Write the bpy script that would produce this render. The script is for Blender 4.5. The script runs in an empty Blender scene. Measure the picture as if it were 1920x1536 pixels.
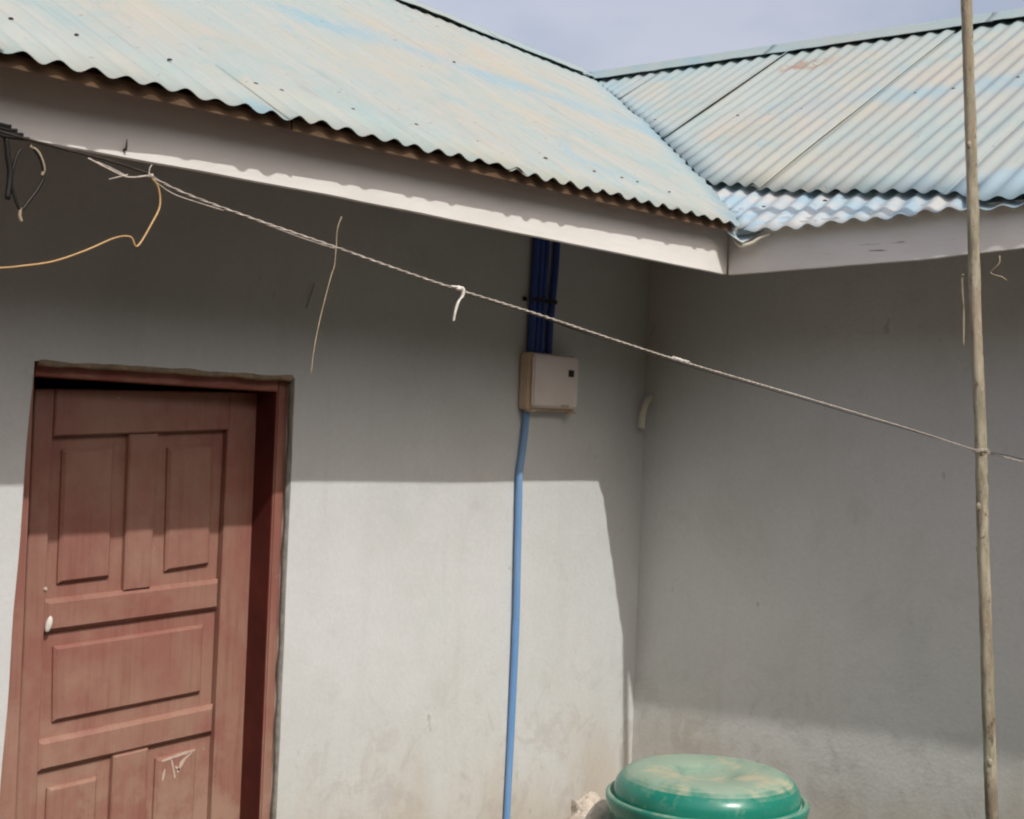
import bpy, bmesh, math, random
from mathutils import Vector, noise

S = bpy.context.scene
COL = S.collection
random.seed(7)

# ------------------------------------------------------------------ camera
YAW, PITCH, ROLL = 0.86858, 0.0103, 0.03954
fwd = Vector((math.sin(YAW) * math.cos(PITCH), math.cos(YAW) * math.cos(PITCH), math.sin(PITCH)))
rgt = Vector((math.cos(YAW), -math.sin(YAW), 0.0))
up = rgt.cross(fwd)
r2 = math.cos(ROLL) * rgt + math.sin(ROLL) * up
u2 = -math.sin(ROLL) * rgt + math.cos(ROLL) * up
cam_data = bpy.data.cameras.new('camera')
cam = bpy.data.objects.new('camera', cam_data)
COL.objects.link(cam)
from mathutils import Matrix
m = Matrix(((r2.x, u2.x, -fwd.x), (r2.y, u2.y, -fwd.y), (r2.z, u2.z, -fwd.z))).to_4x4()
m.translation = Vector((-4.5273, -3.17455, 1.6))
cam.matrix_world = m
cam_data.sensor_width = 36.0
cam_data.sensor_fit = 'HORIZONTAL'
cam_data.lens = 36.0 * 2740.56 / 1920.0
cam_data.clip_start = 0.05
cam_data.clip_end = 2000.0
S.camera = cam

# ------------------------------------------------------------------ sky, sun, exposure
SUN_DIR = Vector((0.331, 1.0, -1.1266)).normalized()          # the way the light travels
world = bpy.data.worlds.new('World')
S.world = world
world.use_nodes = True
wn, wl = world.node_tree.nodes, world.node_tree.links
wn.clear()
wout = wn.new('ShaderNodeOutputWorld')
bg_sky = wn.new('ShaderNodeBackground')
bg_cloud = wn.new('ShaderNodeBackground')
mixs = wn.new('ShaderNodeMixShader')
sky = wn.new('ShaderNodeTexSky')
sky.sky_type = 'NISHITA'
sky.sun_disc = False
sky.sun_elevation = math.radians(46.9)
sky.sun_rotation = math.radians(198.3)
sky.dust_density = 5.0
sky.air_density = 1.4
wl.new(sky.outputs[0], bg_sky.inputs[0])
bg_sky.inputs[1].default_value = 0.15
tc = wn.new('ShaderNodeTexCoord')
mp = wn.new('ShaderNodeMapping')
mp.inputs['Scale'].default_value = (1.0, 1.0, 2.2)
cn = wn.new('ShaderNodeTexNoise')
cn.inputs['Scale'].default_value = 4.5
cn.inputs['Detail'].default_value = 5.0
cr = wn.new('ShaderNodeValToRGB')
cr.color_ramp.elements[0].position = 0.40
cr.color_ramp.elements[0].color = (0.44, 0.36, 0.46, 1)
cr.color_ramp.elements[1].position = 0.60
cr.color_ramp.elements[1].color = (0.72, 0.60, 0.64, 1)
wl.new(tc.outputs['Generated'], mp.inputs[0])
wl.new(mp.outputs[0], cn.inputs[0])
wl.new(cn.outputs[0], cr.inputs[0])
wl.new(cr.outputs[0], bg_cloud.inputs[0])
bg_cloud.inputs[1].default_value = 1.0
mixs.inputs[0].default_value = 0.36
wl.new(bg_sky.outputs[0], mixs.inputs[1])
wl.new(bg_cloud.outputs[0], mixs.inputs[2])
wl.new(mixs.outputs[0], wout.inputs[0])

sd = bpy.data.lights.new('sun', 'SUN')
sd.energy = 2.12
sd.angle = math.radians(0.53)
sd.color = (1.0, 0.965, 0.915)
sun = bpy.data.objects.new('sun', sd)
COL.objects.link(sun)
sun.location = (-3, -8, 10)
sun.rotation_euler = SUN_DIR.to_track_quat('-Z', 'Y').to_euler()

S.view_settings.view_transform = 'Standard'
S.view_settings.look = 'None'
S.view_settings.exposure = 0.22
S.view_settings.gamma = 1.0
S.view_settings.use_curve_mapping = False
S.render.engine = 'CYCLES'
S.cycles.use_denoising = True
S.cycles.max_bounces = 8
S.cycles.filter_width = 2.1

# ------------------------------------------------------------------ materials
def lin(r, g, b):
    f = lambda c: (c / 255 / 12.92) if c / 255 <= 0.04045 else ((c / 255 + 0.055) / 1.055) ** 2.4
    return (f(r), f(g), f(b), 1.0)

class MatB:
    """small node-graph helper"""
    def __init__(self, name, rough=0.8, spec=0.3, metal=0.0):
        self.m = bpy.data.materials.new(name)
        self.m.use_nodes = True
        self.n = self.m.node_tree.nodes
        self.l = self.m.node_tree.links
        self.n.clear()
        self.out = self.n.new('ShaderNodeOutputMaterial')
        self.b = self.n.new('ShaderNodeBsdfPrincipled')
        self.b.inputs['Roughness'].default_value = rough
        self.b.inputs['Specular IOR Level'].default_value = spec
        self.b.inputs['Metallic'].default_value = metal
        self.l.new(self.b.outputs[0], self.out.inputs[0])
        self.tc = self.n.new('ShaderNodeTexCoord')
        self.xyz = None
    def coords(self, scale=(1, 1, 1), loc=(0, 0, 0)):
        mp = self.n.new('ShaderNodeMapping')
        mp.inputs['Scale'].default_value = scale
        mp.inputs['Location'].default_value = loc
        self.l.new(self.tc.outputs['Object'], mp.inputs[0])
        return mp.outputs[0]
    def noise(self, scale, detail=4, rough=0.55, stretch=(1, 1, 1), loc=(0, 0, 0), dist=0.0):
        t = self.n.new('ShaderNodeTexNoise')
        t.inputs['Scale'].default_value = scale
        t.inputs['Detail'].default_value = detail
        t.inputs['Roughness'].default_value = rough
        t.inputs['Distortion'].default_value = dist
        self.l.new(self.coords(stretch, loc), t.inputs[0])
        return t.outputs[0]
    def axis(self, k):
        if self.xyz is None:
            self.xyz = self.n.new('ShaderNodeSeparateXYZ')
            self.l.new(self.tc.outputs['Object'], self.xyz.inputs[0])
        return self.xyz.outputs[k]
    def ramp(self, src, a, b, smooth=True):
        t = self.n.new('ShaderNodeMapRange')
        t.interpolation_type = 'SMOOTHSTEP' if smooth else 'LINEAR'
        t.inputs['From Min'].default_value = a
        t.inputs['From Max'].default_value = b
        self.l.new(src, t.inputs['Value'])
        return t.outputs[0]
    def math(self, op, a, b=None):
        t = self.n.new('ShaderNodeMath')
        t.operation = op
        for i, v in enumerate((a, b)):
            if v is None: continue
            if isinstance(v, (int, float)): t.inputs[i].default_value = v
            else: self.l.new(v, t.inputs[i])
        return t.outputs[0]
    def mul(self, *a):
        r = a[0]
        for x in a[1:]: r = self.math('MULTIPLY', r, x)
        return r
    def mix(self, fac, a, b):
        t = self.n.new('ShaderNodeMix')
        t.data_type = 'RGBA'
        if isinstance(fac, (int, float)): t.inputs[0].default_value = fac
        else: self.l.new(fac, t.inputs[0])
        for sock, v in ((t.inputs[6], a), (t.inputs[7], b)):
            if isinstance(v, tuple): sock.default_value = v if len(v) == 4 else (*v, 1)
            else: self.l.new(v, sock)
        return t.outputs[2]
    def color(self, v):
        if isinstance(v, tuple): self.b.inputs['Base Color'].default_value = v if len(v) == 4 else (*v, 1)
        else: self.l.new(v, self.b.inputs['Base Color'])
    def rough(self, v):
        self.l.new(v, self.b.inputs['Roughness'])
    def bump(self, h, strength=0.3, dist=0.01, prev=None):
        t = self.n.new('ShaderNodeBump')
        t.inputs['Strength'].default_value = strength
        t.inputs['Distance'].default_value = dist
        self.l.new(h, t.inputs['Height'])
        if prev is not None: self.l.new(prev, t.inputs['Normal'])
        self.l.new(t.outputs[0], self.b.inputs['Normal'])
        return t.outputs[0]

def mat_plaster(name, tint, seed):
    k = MatB(name, 0.9, 0.15)
    big = k.ramp(k.noise(1.6, 5, 0.6, loc=(seed, 0, 0)), 0.35, 0.7)
    base = k.mix(k.mul(big, 0.55), tint, (tint[0] * 0.86, tint[1] * 0.885, tint[2] * 0.86, 1))
    streak = k.ramp(k.noise(3.0, 5, 0.65, stretch=(3.2, 3.2, 0.22), loc=(seed, 1, 3)), 0.54, 0.75)
    base = k.mix(k.mul(streak, 0.16), base, (0.468, 0.462, 0.421, 1))
    patch = k.ramp(k.noise(5.0, 6, 0.6, loc=(3 + seed, 0, 8)), 0.58, 0.72)
    base = k.mix(k.mul(patch, 0.22), base, (0.468, 0.456, 0.409, 1))
    # rain-splash soil stain: an uneven tide mark low on the wall
    tide = k.math('ADD', k.axis(2), k.mul(k.math('SUBTRACT', k.noise(2.4, 5, 0.6, stretch=(1.5, 1.5, 0.6), loc=(seed, 5, 2)), 0.5), 0.9))
    soil = k.ramp(tide, 0.62, 0.18)
    base = k.mix(k.mul(soil, 0.60), base, (0.503, 0.392, 0.275, 1))
    mid = k.ramp(tide, 1.05, 0.55)
    base = k.mix(k.mul(mid, 0.16), base, (0.526, 0.503, 0.409, 1))
    grain = k.ramp(k.noise(55, 6, 0.75, loc=(seed, 4, 4)), 0.30, 0.72)
    base = k.mix(k.mul(grain, 0.16), base, (0.42, 0.41, 0.385, 1))
    grey = k.ramp(k.noise(2.6, 6, 0.7, loc=(seed + 6, 2, 0), dist=0.6), 0.50, 0.68)
    base = k.mix(k.mul(grey, 0.16), base, (0.47, 0.485, 0.44, 1))
    lowz = k.mul(k.ramp(k.axis(2), 0.95, 0.45), k.ramp(k.noise(7.5, 6, 0.72, loc=(seed, 3, 7), dist=0.8), 0.50, 0.64))
    base = k.mix(k.mul(lowz, 0.34), base, (0.42, 0.385, 0.36, 1))
    # few small scuffs
    sc = k.ramp(k.noise(14, 3, 0.5, stretch=(1, 1, 0.6), loc=(seed, 9, 9)), 0.70, 0.76)
    base = k.mix(k.mul(sc, 0.35), base, (0.234, 0.228, 0.211, 1))
    k.color(base)
    n1 = k.bump(k.noise(3.5, 3, 0.5), 0.25, 0.03)
    k.bump(k.noise(70, 6, 0.72), 0.38, 0.004, n1)
    return k.m

M = {}
M['wall_a'] = mat_plaster('grey_plaster', (0.685, 0.705, 0.715, 1), 0.0)
M['wall_b'] = mat_plaster('grey_plaster_wing', (0.725, 0.72, 0.715, 1), 4.0)

def mat_roof(name, kind):
    k = MatB(name, 0.62, 0.35)
    st = (7.0, 0.55, 0.55) if kind == 'A' else (0.55, 7.0, 0.55)
    cream, mint, blue, sand = (0.413, 0.397, 0.348, 1), (0.350, 0.410, 0.395, 1), (0.225, 0.385, 0.470, 1), (0.429, 0.385, 0.305, 1)
    a = k.ramp(k.noise(1.5, 4, 0.6, stretch=(1.0, 1.0, 1.0), loc=(2.0, 0.4, 0)), 0.30, 0.58)
    base = k.mix(a, cream, mint)
    s = k.ramp(k.noise(3.4, 4, 0.6, stretch=st), 0.42, 0.66)
    base = k.mix(k.mul(s, 0.45), base, (0.450, 0.434, 0.397, 1))
    s2 = k.ramp(k.noise(5.0, 4, 0.6, stretch=st, loc=(5, 5, 1)), 0.56, 0.74)
    base = k.mix(k.mul(s2, 0.40), base, (0.252, 0.268, 0.252, 1))
    s3 = k.ramp(k.noise(2.2, 5, 0.6, stretch=st, loc=(1, 8, 4)), 0.58, 0.76)
    base = k.mix(k.mul(s3, 0.30), base, (0.250, 0.380, 0.450, 1))
    tq = k.ramp(k.noise(2.7, 7, 0.72, loc=(4.4, 9.0, 2), dist=0.5), 0.50, 0.64)
    base = k.mix(k.mul(tq, 0.42), base, (0.245, 0.385, 0.400, 1))
    ye = k.ramp(k.noise(2.2, 7, 0.72, loc=(14.4, 3.0, 2), dist=0.5), 0.50, 0.64)
    base = k.mix(k.mul(ye, 0.34), base, (0.437, 0.418, 0.324, 1))
    rs = k.ramp(k.noise(19, 6, 0.7, stretch=(1, 1, 1), loc=(3, 8, 2)), 0.69, 0.76)
    base = k.mix(k.mul(rs, 0.55), base, (0.282, 0.188, 0.122, 1))
    # blue under-coat showing along the middle purlin
    if kind == 'A':
        d = k.math('ABSOLUTE', k.math('SUBTRACT', k.axis(1), 0.36))
        along = k.ramp(k.axis(0), -1.75, -1.35)
    else:
        d = k.math('ABSOLUTE', k.math('SUBTRACT', k.axis(0), 0.56))
        along = k.ramp(k.axis(1), 0.1, -0.6)
    wob = k.noise(3.0, 5, 0.65, loc=(0, 2, 1))
    band = k.ramp(k.math('ADD', d, k.mul(k.math('SUBTRACT', wob, 0.5), 0.62)), 0.17, -0.03)
    base = k.mix(k.mul(band, along, 0.62), base, blue)
    pt = k.ramp(k.noise(2.0, 5, 0.62, loc=(7.3, 1.1, 0)), 0.63, 0.72)
    base = k.mix(k.mul(pt, 0.6), base, blue)
    dust = k.ramp(k.noise(2.6, 5, 0.6, loc=(11, 4, 0)), 0.50, 0.68)
    base = k.mix(k.mul(dust, 0.30), base, sand)
    tr = k.ramp(k.noise(16.0, 5, 0.7, stretch=st, loc=(2, 2, 6)), 0.58, 0.78)
    base = k.mix(k.mul(tr, 0.35), base, (0.197, 0.202, 0.183, 1))
    sp = k.ramp(k.noise(42, 3, 0.5), 0.68, 0.75)
    base = k.mix(k.mul(sp, 0.5), base, (0.182, 0.161, 0.139, 1))
    if kind == 'B':                                  # rust patch below the ridge
        rx = k.ramp(k.math('ABSOLUTE', k.math('SUBTRACT', k.axis(0), 1.14)), 0.10, 0.02)
        ry = k.ramp(k.math('ABSOLUTE', k.math('SUBTRACT', k.axis(1), 0.01)), 0.16, 0.05)
        rn = k.ramp(k.noise(15, 5, 0.65), 0.44, 0.54)
        base = k.mix(k.mul(rx, ry, rn, 0.75), base, (0.30, 0.15, 0.08, 1))
    # stronger blue kept along the valley, under the ridge and at the wing's eaves
    va = k.math('ADD', k.mul(k.axis(1), 0.5411), 0.3728 + 2.268)
    vb = k.math('ADD', k.mul(k.axis(0), 0.59), 0.3033 + 2.255)
    dv = k.math('ABSOLUTE', k.math('SUBTRACT', va, vb))
    vn = k.noise(4.0, 5, 0.65, loc=(3, 3, 3))
    near = k.ramp(k.math('ADD', dv, k.mul(k.math('SUBTRACT', vn, 0.5), 0.22)), 0.13 if kind == 'B' else 0.07, 0.0)
    base = k.mix(k.mul(near, 0.50), base, blue)
    q = k.axis(1) if kind == 'A' else k.axis(0)
    rg = k.ramp(k.math('ADD', q, k.mul(k.math('SUBTRACT', k.noise(3.0, 5, 0.65, loc=(8, 1, 3)), 0.5), 0.6)), 1.12, 1.36)
    base = k.mix(k.mul(rg, 0.5), base, (0.282, 0.395, 0.414, 1))
    if kind == 'B':
        ev = k.mul(k.ramp(k.math('ADD', k.axis(0), k.mul(k.math('SUBTRACT', vn, 0.5), 0.35)), -0.22, -0.38), k.ramp(k.axis(1), -0.9, -1.3))
        base = k.mix(k.mul(ev, 0.65), base, (0.255, 0.405, 0.505, 1))
    k.color(base)
    k.bump(k.noise(25, 4, 0.6), 0.18, 0.004)
    return k.m
M['roof_a'] = mat_roof('faded_roof_paint', 'A')
M['roof_b'] = mat_roof('faded_roof_paint_wing', 'B')

def mat_bluewhite():
    k = MatB('blue_white_flashing', 0.55, 0.4)
    a = k.ramp(k.noise(7, 5, 0.65), 0.38, 0.62)
    base = k.mix(a, (0.32, 0.46, 0.54, 1), (0.50, 0.515, 0.50, 1))
    b = k.ramp(k.noise(20, 4, 0.6, loc=(4, 0, 0)), 0.62, 0.70)
    base = k.mix(k.mul(b, 0.7), base, (0.171, 0.217, 0.285, 1))
    k.color(base)
    k.bump(k.noise(30, 4), 0.25, 0.004)
    return k.m
M['flash'] = mat_bluewhite()

def mat_fascia():
    k = MatB('white_fascia_paint', 0.75, 0.25)
    n = k.ramp(k.noise(3.0, 5, 0.6, stretch=(1, 1, 2.5)), 0.40, 0.70)
    base = k.mix(k.mul(n, 0.5), (0.845, 0.835, 0.81, 1), (0.72, 0.70, 0.655, 1))
    g = k.ramp(k.noise(12, 5, 0.7, stretch=(0.5, 0.5, 6)), 0.60, 0.76)
    base = k.mix(k.mul(g, 0.22), base, (0.394, 0.360, 0.302, 1))
    # paint cracked along the grain on the wing side
    ck = k.ramp(k.noise(9, 3, 0.5, stretch=(0.6, 0.6, 7), loc=(3, 3, 0)), 0.64, 0.69)
    area = k.mul(k.ramp(k.axis(1), -0.95, -1.15), k.ramp(k.axis(2), 2.20, 2.185))
    base = k.mix(k.mul(ck, area, 0.9), base, (0.104, 0.087, 0.070, 1))
    k.color(base)
    k.bump(k.noise(20, 5, 0.6, stretch=(0.4, 0.4, 3)), 0.25, 0.004)
    return k.m
M['fascia'] = mat_fascia()

def mat_door():
    k = MatB('red_brown_door_paint', 0.62, 0.3)
    n = k.ramp(k.noise(3.2, 5, 0.65), 0.38, 0.66)
    base = k.mix(n, (0.300, 0.128, 0.102, 1), (0.330, 0.180, 0.134, 1))
    gr = k.ramp(k.noise(9, 6, 0.65, stretch=(7, 7, 0.35)), 0.45, 0.72)
    base = k.mix(k.mul(gr, 0.45), base, (0.225, 0.085, 0.07, 1))
    fine = k.ramp(k.noise(22, 5, 0.7, stretch=(6, 6, 0.25), loc=(2, 0, 1)), 0.52, 0.72)
    base = k.mix(k.mul(fine, 0.30), base, (0.18, 0.065, 0.052, 1))
    d = k.ramp(k.noise(2.0, 6, 0.7, loc=(4, 0, 7)), 0.44, 0.66)
    base = k.mix(k.mul(d, 0.50), base, (0.42, 0.275, 0.205, 1))
    d2 = k.mul(k.ramp(k.axis(2), 1.0, 0.4), k.ramp(k.noise(5.0, 6, 0.7, loc=(1, 3, 2)), 0.45, 0.62))
    base = k.mix(k.mul(d2, 0.55), base, (0.42, 0.305, 0.225, 1))
    ch = k.ramp(k.noise(26, 4, 0.6, loc=(1, 0, 1)), 0.70, 0.75)
    base = k.mix(k.mul(ch, 0.6), base, (0.47, 0.35, 0.29, 1))
    k.color(base)
    k.rough(k.ramp(k.noise(5, 4), -0.6, 1.2))
    k.bump(k.noise(16, 6, 0.65, stretch=(6, 6, 0.4)), 0.30, 0.005)
    return k.m
M['door'] = mat_door()

def mat_simple(name, col, rough=0.7, spec=0.3, var=0.25, scale=8.0, col2=None, bump=0.15, stretch=(1, 1, 1), bdist=0.004):
    k = MatB(name, rough, spec)
    n = k.ramp(k.noise(scale, 5, 0.62, stretch=stretch), 0.36, 0.68)
    c2 = col2 or tuple(c * (1 - var) for c in col[:3]) + (1,)
    k.color(k.mix(n, col, c2))
    if bump: k.bump(k.noise(scale * 4, 4, 0.6, stretch=stretch), bump, bdist)
    return k.m
M['frame'] = mat_simple('red_brown_frame_paint', (0.296, 0.097, 0.074, 1), 0.6, 0.3, 0.3, 6, (0.399, 0.194, 0.142, 1), 0.2)
M['lining'] = mat_simple('unfaded_maroon_paint', (0.115, 0.026, 0.021, 1), 0.6, 0.25, 0.3, 7, None, 0.15)
M['mortar'] = mat_simple('sandy_mortar', (0.391, 0.310, 0.218, 1), 0.95, 0.1, 0.4, 20, None, 0.5)
M['mortar_grey'] = mat_simple('grey_mortar', (0.287, 0.287, 0.259, 1), 0.95, 0.1, 0.4, 20, None, 0.5)
M['timber'] = mat_simple('old_timber', (0.16, 0.10, 0.06, 1), 0.85, 0.2, 0.4, 6, None, 0.3, (1, 1, 4))
def mat_ground():
    k = MatB('laterite_earth', 0.95, 0.1)
    n = k.ramp(k.noise(1.5, 5, 0.62), 0.36, 0.68)
    base = k.mix(n, (0.070, 0.036, 0.021, 1), (0.050, 0.028, 0.018, 1))
    far = k.math('MAXIMUM', k.ramp(k.axis(1), -12.0, -16.0), k.ramp(k.axis(0), -14.0, -18.0))  # dark green cover for the slope added behind the camera
    g = k.ramp(k.noise(0.6, 6, 0.7), 0.35, 0.65)
    base = k.mix(far, base, k.mix(g, (0.022, 0.035, 0.014, 1), (0.05, 0.055, 0.022, 1)))
    k.color(base)
    k.bump(k.noise(6, 4, 0.6), 0.5, 0.02)
    return k.m
M['ground'] = mat_ground()
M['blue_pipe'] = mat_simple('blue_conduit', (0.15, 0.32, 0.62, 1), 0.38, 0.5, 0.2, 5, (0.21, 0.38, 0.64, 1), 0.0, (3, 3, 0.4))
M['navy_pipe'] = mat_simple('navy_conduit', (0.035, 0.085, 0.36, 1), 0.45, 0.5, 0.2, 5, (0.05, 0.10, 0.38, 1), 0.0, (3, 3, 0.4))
M['box'] = mat_simple('yellowed_white_plastic', (0.86, 0.79, 0.765, 1), 0.45, 0.4, 0.1, 5, (0.82, 0.74, 0.70, 1), 0.0)
M['box_base'] = mat_simple('tan_plastic', (0.690, 0.540, 0.391, 1), 0.55, 0.4, 0.2, 8, None, 0.1)
M['black'] = mat_simple('black_plastic', (0.02, 0.018, 0.016, 1), 0.5, 0.4, 0.3, 10, None, 0.0)
M['cream'] = mat_simple('cream_plastic', (0.80, 0.76, 0.64, 1), 0.5, 0.4, 0.15, 8, None, 0.0)
M['rope'] = mat_simple('pale_clothesline', (0.56, 0.51, 0.45, 1), 0.85, 0.2, 0.4, 60, (0.36, 0.32, 0.275, 1), 0.0)
M['old_rope'] = mat_simple('dark_old_rope', (0.055, 0.045, 0.038, 1), 0.85, 0.2, 0.4, 60, None, 0.0)
M['rag'] = mat_simple('white_rag', (0.828, 0.805, 0.736, 1), 0.9, 0.1, 0.2, 40, None, 0.2)
M['tan_wire'] = mat_simple('tan_wire', (0.575, 0.368, 0.161, 1), 0.5, 0.4, 0.2, 20, None, 0.0)
M['twine'] = mat_simple('dull_twine', (0.414, 0.333, 0.241, 1), 0.9, 0.1, 0.3, 40, None, 0.0)
M['stone'] = mat_simple('pale_concrete_lump', (0.74, 0.665, 0.57, 1), 0.95, 0.1, 0.35, 14, (0.52, 0.43, 0.34, 1), 0.9, (1, 1, 1), 0.012)
M['nail'] = mat_simple('rusty_nail', (0.10, 0.075, 0.06, 1), 0.6, 0.4, 0.4, 30, None, 0.0)
M['chip'] = mat_simple('bare_pale_scrape', (0.60, 0.47, 0.40, 1), 0.8, 0.2, 0.2, 40, None, 0.0)

def mat_pole():
    k = MatB('weathered_pole', 0.85, 0.15)
    n = k.ramp(k.noise(9, 6, 0.7, stretch=(3, 3, 0.6)), 0.36, 0.64)
    base = k.mix(n, (0.49, 0.45, 0.34, 1), (0.27, 0.245, 0.175, 1))
    g = k.ramp(k.noise(6, 5, 0.65, loc=(6, 2, 2)), 0.46, 0.64)
    base = k.mix(k.mul(g, 0.6), base, (0.37, 0.30, 0.22, 1))
    f = k.ramp(k.noise(40, 5, 0.7, stretch=(1.4, 1.4, 0.8), loc=(2, 2, 2)), 0.56, 0.66)
    base = k.mix(k.mul(f, 0.75), base, (0.115, 0.09, 0.06, 1))
    pale = k.ramp(k.noise(26, 4, 0.6, stretch=(1.2, 1.2, 0.5), loc=(8, 2, 5)), 0.62, 0.70)
    base = k.mix(k.mul(pale, 0.6), base, (0.58, 0.54, 0.43, 1))
    low = k.mul(k.ramp(k.axis(2), 1.15, 0.60), k.ramp(k.noise(9, 4, 0.6, loc=(1, 7, 2)), 0.40, 0.60))
    base = k.mix(k.mul(low, 0.6), base, (0.15, 0.105, 0.07, 1))
    k.color(base)
    k.bump(k.noise(34, 6, 0.72, stretch=(2.5, 2.5, 0.9)), 0.9, 0.006)
    return k.m
M['pole'] = mat_pole()

def mat_tank(name, dusty):
    k = MatB(name, 0.26, 0.5)
    n = k.ramp(k.noise(6, 4, 0.6), 0.35, 0.7)
    base = k.mix(n, (0.014, 0.201, 0.144, 1), (0.023, 0.259, 0.190, 1))
    sp = k.ramp(k.noise(30, 5, 0.65, loc=(3, 0, 0)), 0.56, 0.70)
    base = k.mix(k.mul(sp, 0.25), base, (0.345, 0.414, 0.322, 1))
    if dusty:                                        # settled dust lies on what faces up
        g = k.n.new('ShaderNodeNewGeometry')
        sx = k.n.new('ShaderNodeSeparateXYZ')
        k.l.new(g.outputs['True Normal'], sx.inputs[0])
        upf = k.ramp(k.math('ADD', sx.outputs[2], k.mul(k.math('SUBTRACT', k.noise(11, 5, 0.65), 0.5), 0.7)), 0.62, 1.0)
        base = k.mix(k.mul(upf, 0.70), base, (0.380, 0.437, 0.345, 1))
        sandy = k.mul(upf, k.ramp(k.noise(7, 5, 0.65, loc=(9, 1, 0)), 0.48, 0.62))
        base = k.mix(k.mul(sandy, 0.60), base, (0.540, 0.460, 0.310, 1))
        k.rough(k.ramp(upf, -0.45, 1.3, False))
    k.color(base)
    k.bump(k.noise(9, 3), 0.10, 0.01)
    return k.m
M['tank'] = mat_tank('green_plastic', False)
M['lid'] = mat_tank('dusty_green_plastic', True)

# ------------------------------------------------------------------ mesh helpers
def link(name, bm, mat, parent=None, smooth=False, normals=True):
    me = bpy.data.meshes.new(name)
    if normals: bmesh.ops.recalc_face_normals(bm, faces=bm.faces[:])
    bm.to_mesh(me)
    bm.free()
    if smooth:
        for p in me.polygons: p.use_smooth = True
    me.materials.append(mat)
    o = bpy.data.objects.new(name, me)
    COL.objects.link(o)
    if parent is not None: o.parent = parent
    return o

def tag(o, label=None, cat=None, group=None, kind=None):
    if label: o['label'] = label
    if cat: o['category'] = cat
    if group: o['group'] = group
    if kind: o['kind'] = kind
    return o

def empty(name, loc=(0, 0, 0)):
    o = bpy.data.objects.new(name, None)
    COL.objects.link(o)
    o.location = loc
    o.empty_display_size = 0.1
    return o

def box(bm, a, b, bev=0.0):
    x0, y0, z0 = a; x1, y1, z1 = b
    v = [bm.verts.new(p) for p in ((x0, y0, z0), (x1, y0, z0), (x1, y1, z0), (x0, y1, z0), (x0, y0, z1), (x1, y0, z1), (x1, y1, z1), (x0, y1, z1))]
    f = [bm.faces.new([v[i] for i in q]) for q in ((0, 3, 2, 1), (4, 5, 6, 7), (0, 1, 5, 4), (1, 2, 6, 5), (2, 3, 7, 6), (3, 0, 4, 7))]
    if bev:
        es = list({e for q in f for e in q.edges})
        bmesh.ops.bevel(bm, geom=es, offset=bev, segments=2, affect='EDGES', clamp_overlap=True)

def tube(bm, pts, rad, sides=8, caps=True):
    pts = [Vector(p) for p in pts]
    n = len(pts)
    rs = rad if isinstance(rad, (list, tuple)) else [rad] * n
    t = [(pts[min(i + 1, n - 1)] - pts[max(i - 1, 0)]).normalized() for i in range(n)]
    ref = Vector((0, 0, 1)) if abs(t[0].z) < 0.9 else Vector((1, 0, 0))
    nrm = t[0].cross(ref).normalized()
    rings = []
    for i in range(n):
        nrm = (nrm - t[i] * nrm.dot(t[i])).normalized()
        b = t[i].cross(nrm)
        rings.append([bm.verts.new(pts[i] + (nrm * math.cos(2 * math.pi * k / sides) + b * math.sin(2 * math.pi * k / sides)) * rs[i]) for k in range(sides)])
    for i in range(n - 1):
        for k in range(sides):
            bm.faces.new((rings[i][k], rings[i][(k + 1) % sides], rings[i + 1][(k + 1) % sides], rings[i + 1][k]))
    if caps:
        bm.faces.new(rings[0][::-1]); bm.faces.new(rings[-1])

def smooth_path(pts, sub=6):
    """Catmull-Rom through the points"""
    P = [Vector(p) for p in pts]
    P = [P[0] * 2 - P[1]] + P + [P[-1] * 2 - P[-2]]
    out = []
    for i in range(1, len(P) - 2):
        for k in range(sub):
            s = k / sub
            a, b, c, d = P[i - 1], P[i], P[i + 1], P[i + 2]
            out.append(0.5 * ((2 * b) + (c - a) * s + (2 * a - 5 * b + 4 * c - d) * s * s + (3 * b - a - 3 * c + d) * s ** 3))
    out.append(P[-2])
    return out

def interp(x, xs, ys):
    if x <= xs[0]: return ys[0]
    for i in range(len(xs) - 1):
        if x <= xs[i + 1]:
            return ys[i] + (ys[i + 1] - ys[i]) * (x - xs[i]) / (xs[i + 1] - xs[i])
    return ys[-1]

def nz(x, y=0.0, z=0.0): return noise.noise(Vector((x, y, z)))

# ------------------------------------------------------------------ ground
GZ = -0.35
bm = bmesh.new()
N = 90
gv = []
def gs(i): # finer near the house
    u = i / N * 2 - 1
    return math.copysign(abs(u) ** 3, u) * 400
def terrain(x, y):
    # unseen slope to south and west, added to keep low skylight off the walls
    q = max(-(y + 13.0), -(x + 15.0), 0.0)
    if min(-(y + 13.0), -(x + 15.0)) > 0: q = math.hypot(y + 13.0, x + 15.0)
    h = 25.0 * (1 - math.exp(-q / 24.0)) * min(1.0, q / 8.0)
    return GZ + h * (1 + 0.18 * nz(x * 0.05, y * 0.05)) + 0.03 * nz(x * 0.7, y * 0.7)
for i in range(N + 1):
    gv.append([bm.verts.new((gs(i) - 2, gs(j) - 2, terrain(gs(i) - 2, gs(j) - 2))) for j in range(N + 1)])
for i in range(N):
    for j in range(N):
        bm.faces.new((gv[i][j], gv[i + 1][j], gv[i + 1][j + 1], gv[i][j + 1]))
tag(link('ground', bm, M['ground'], smooth=True), kind='structure')

# ------------------------------------------------------------------ the house
house = tag(empty('house', (0, 0, GZ)), 'grey plastered L-shaped house with faded corrugated metal roof and red-brown panelled door', 'house')
def part(name, bm, mat, parent=None, smooth=False):
    """a part of the house, its mesh written in world coordinates"""
    o = link(name, bm, mat, parent or house, smooth)
    if parent is None: o.location = (0, 0, -GZ)      # house's empty sits on the ground
    return o

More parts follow.
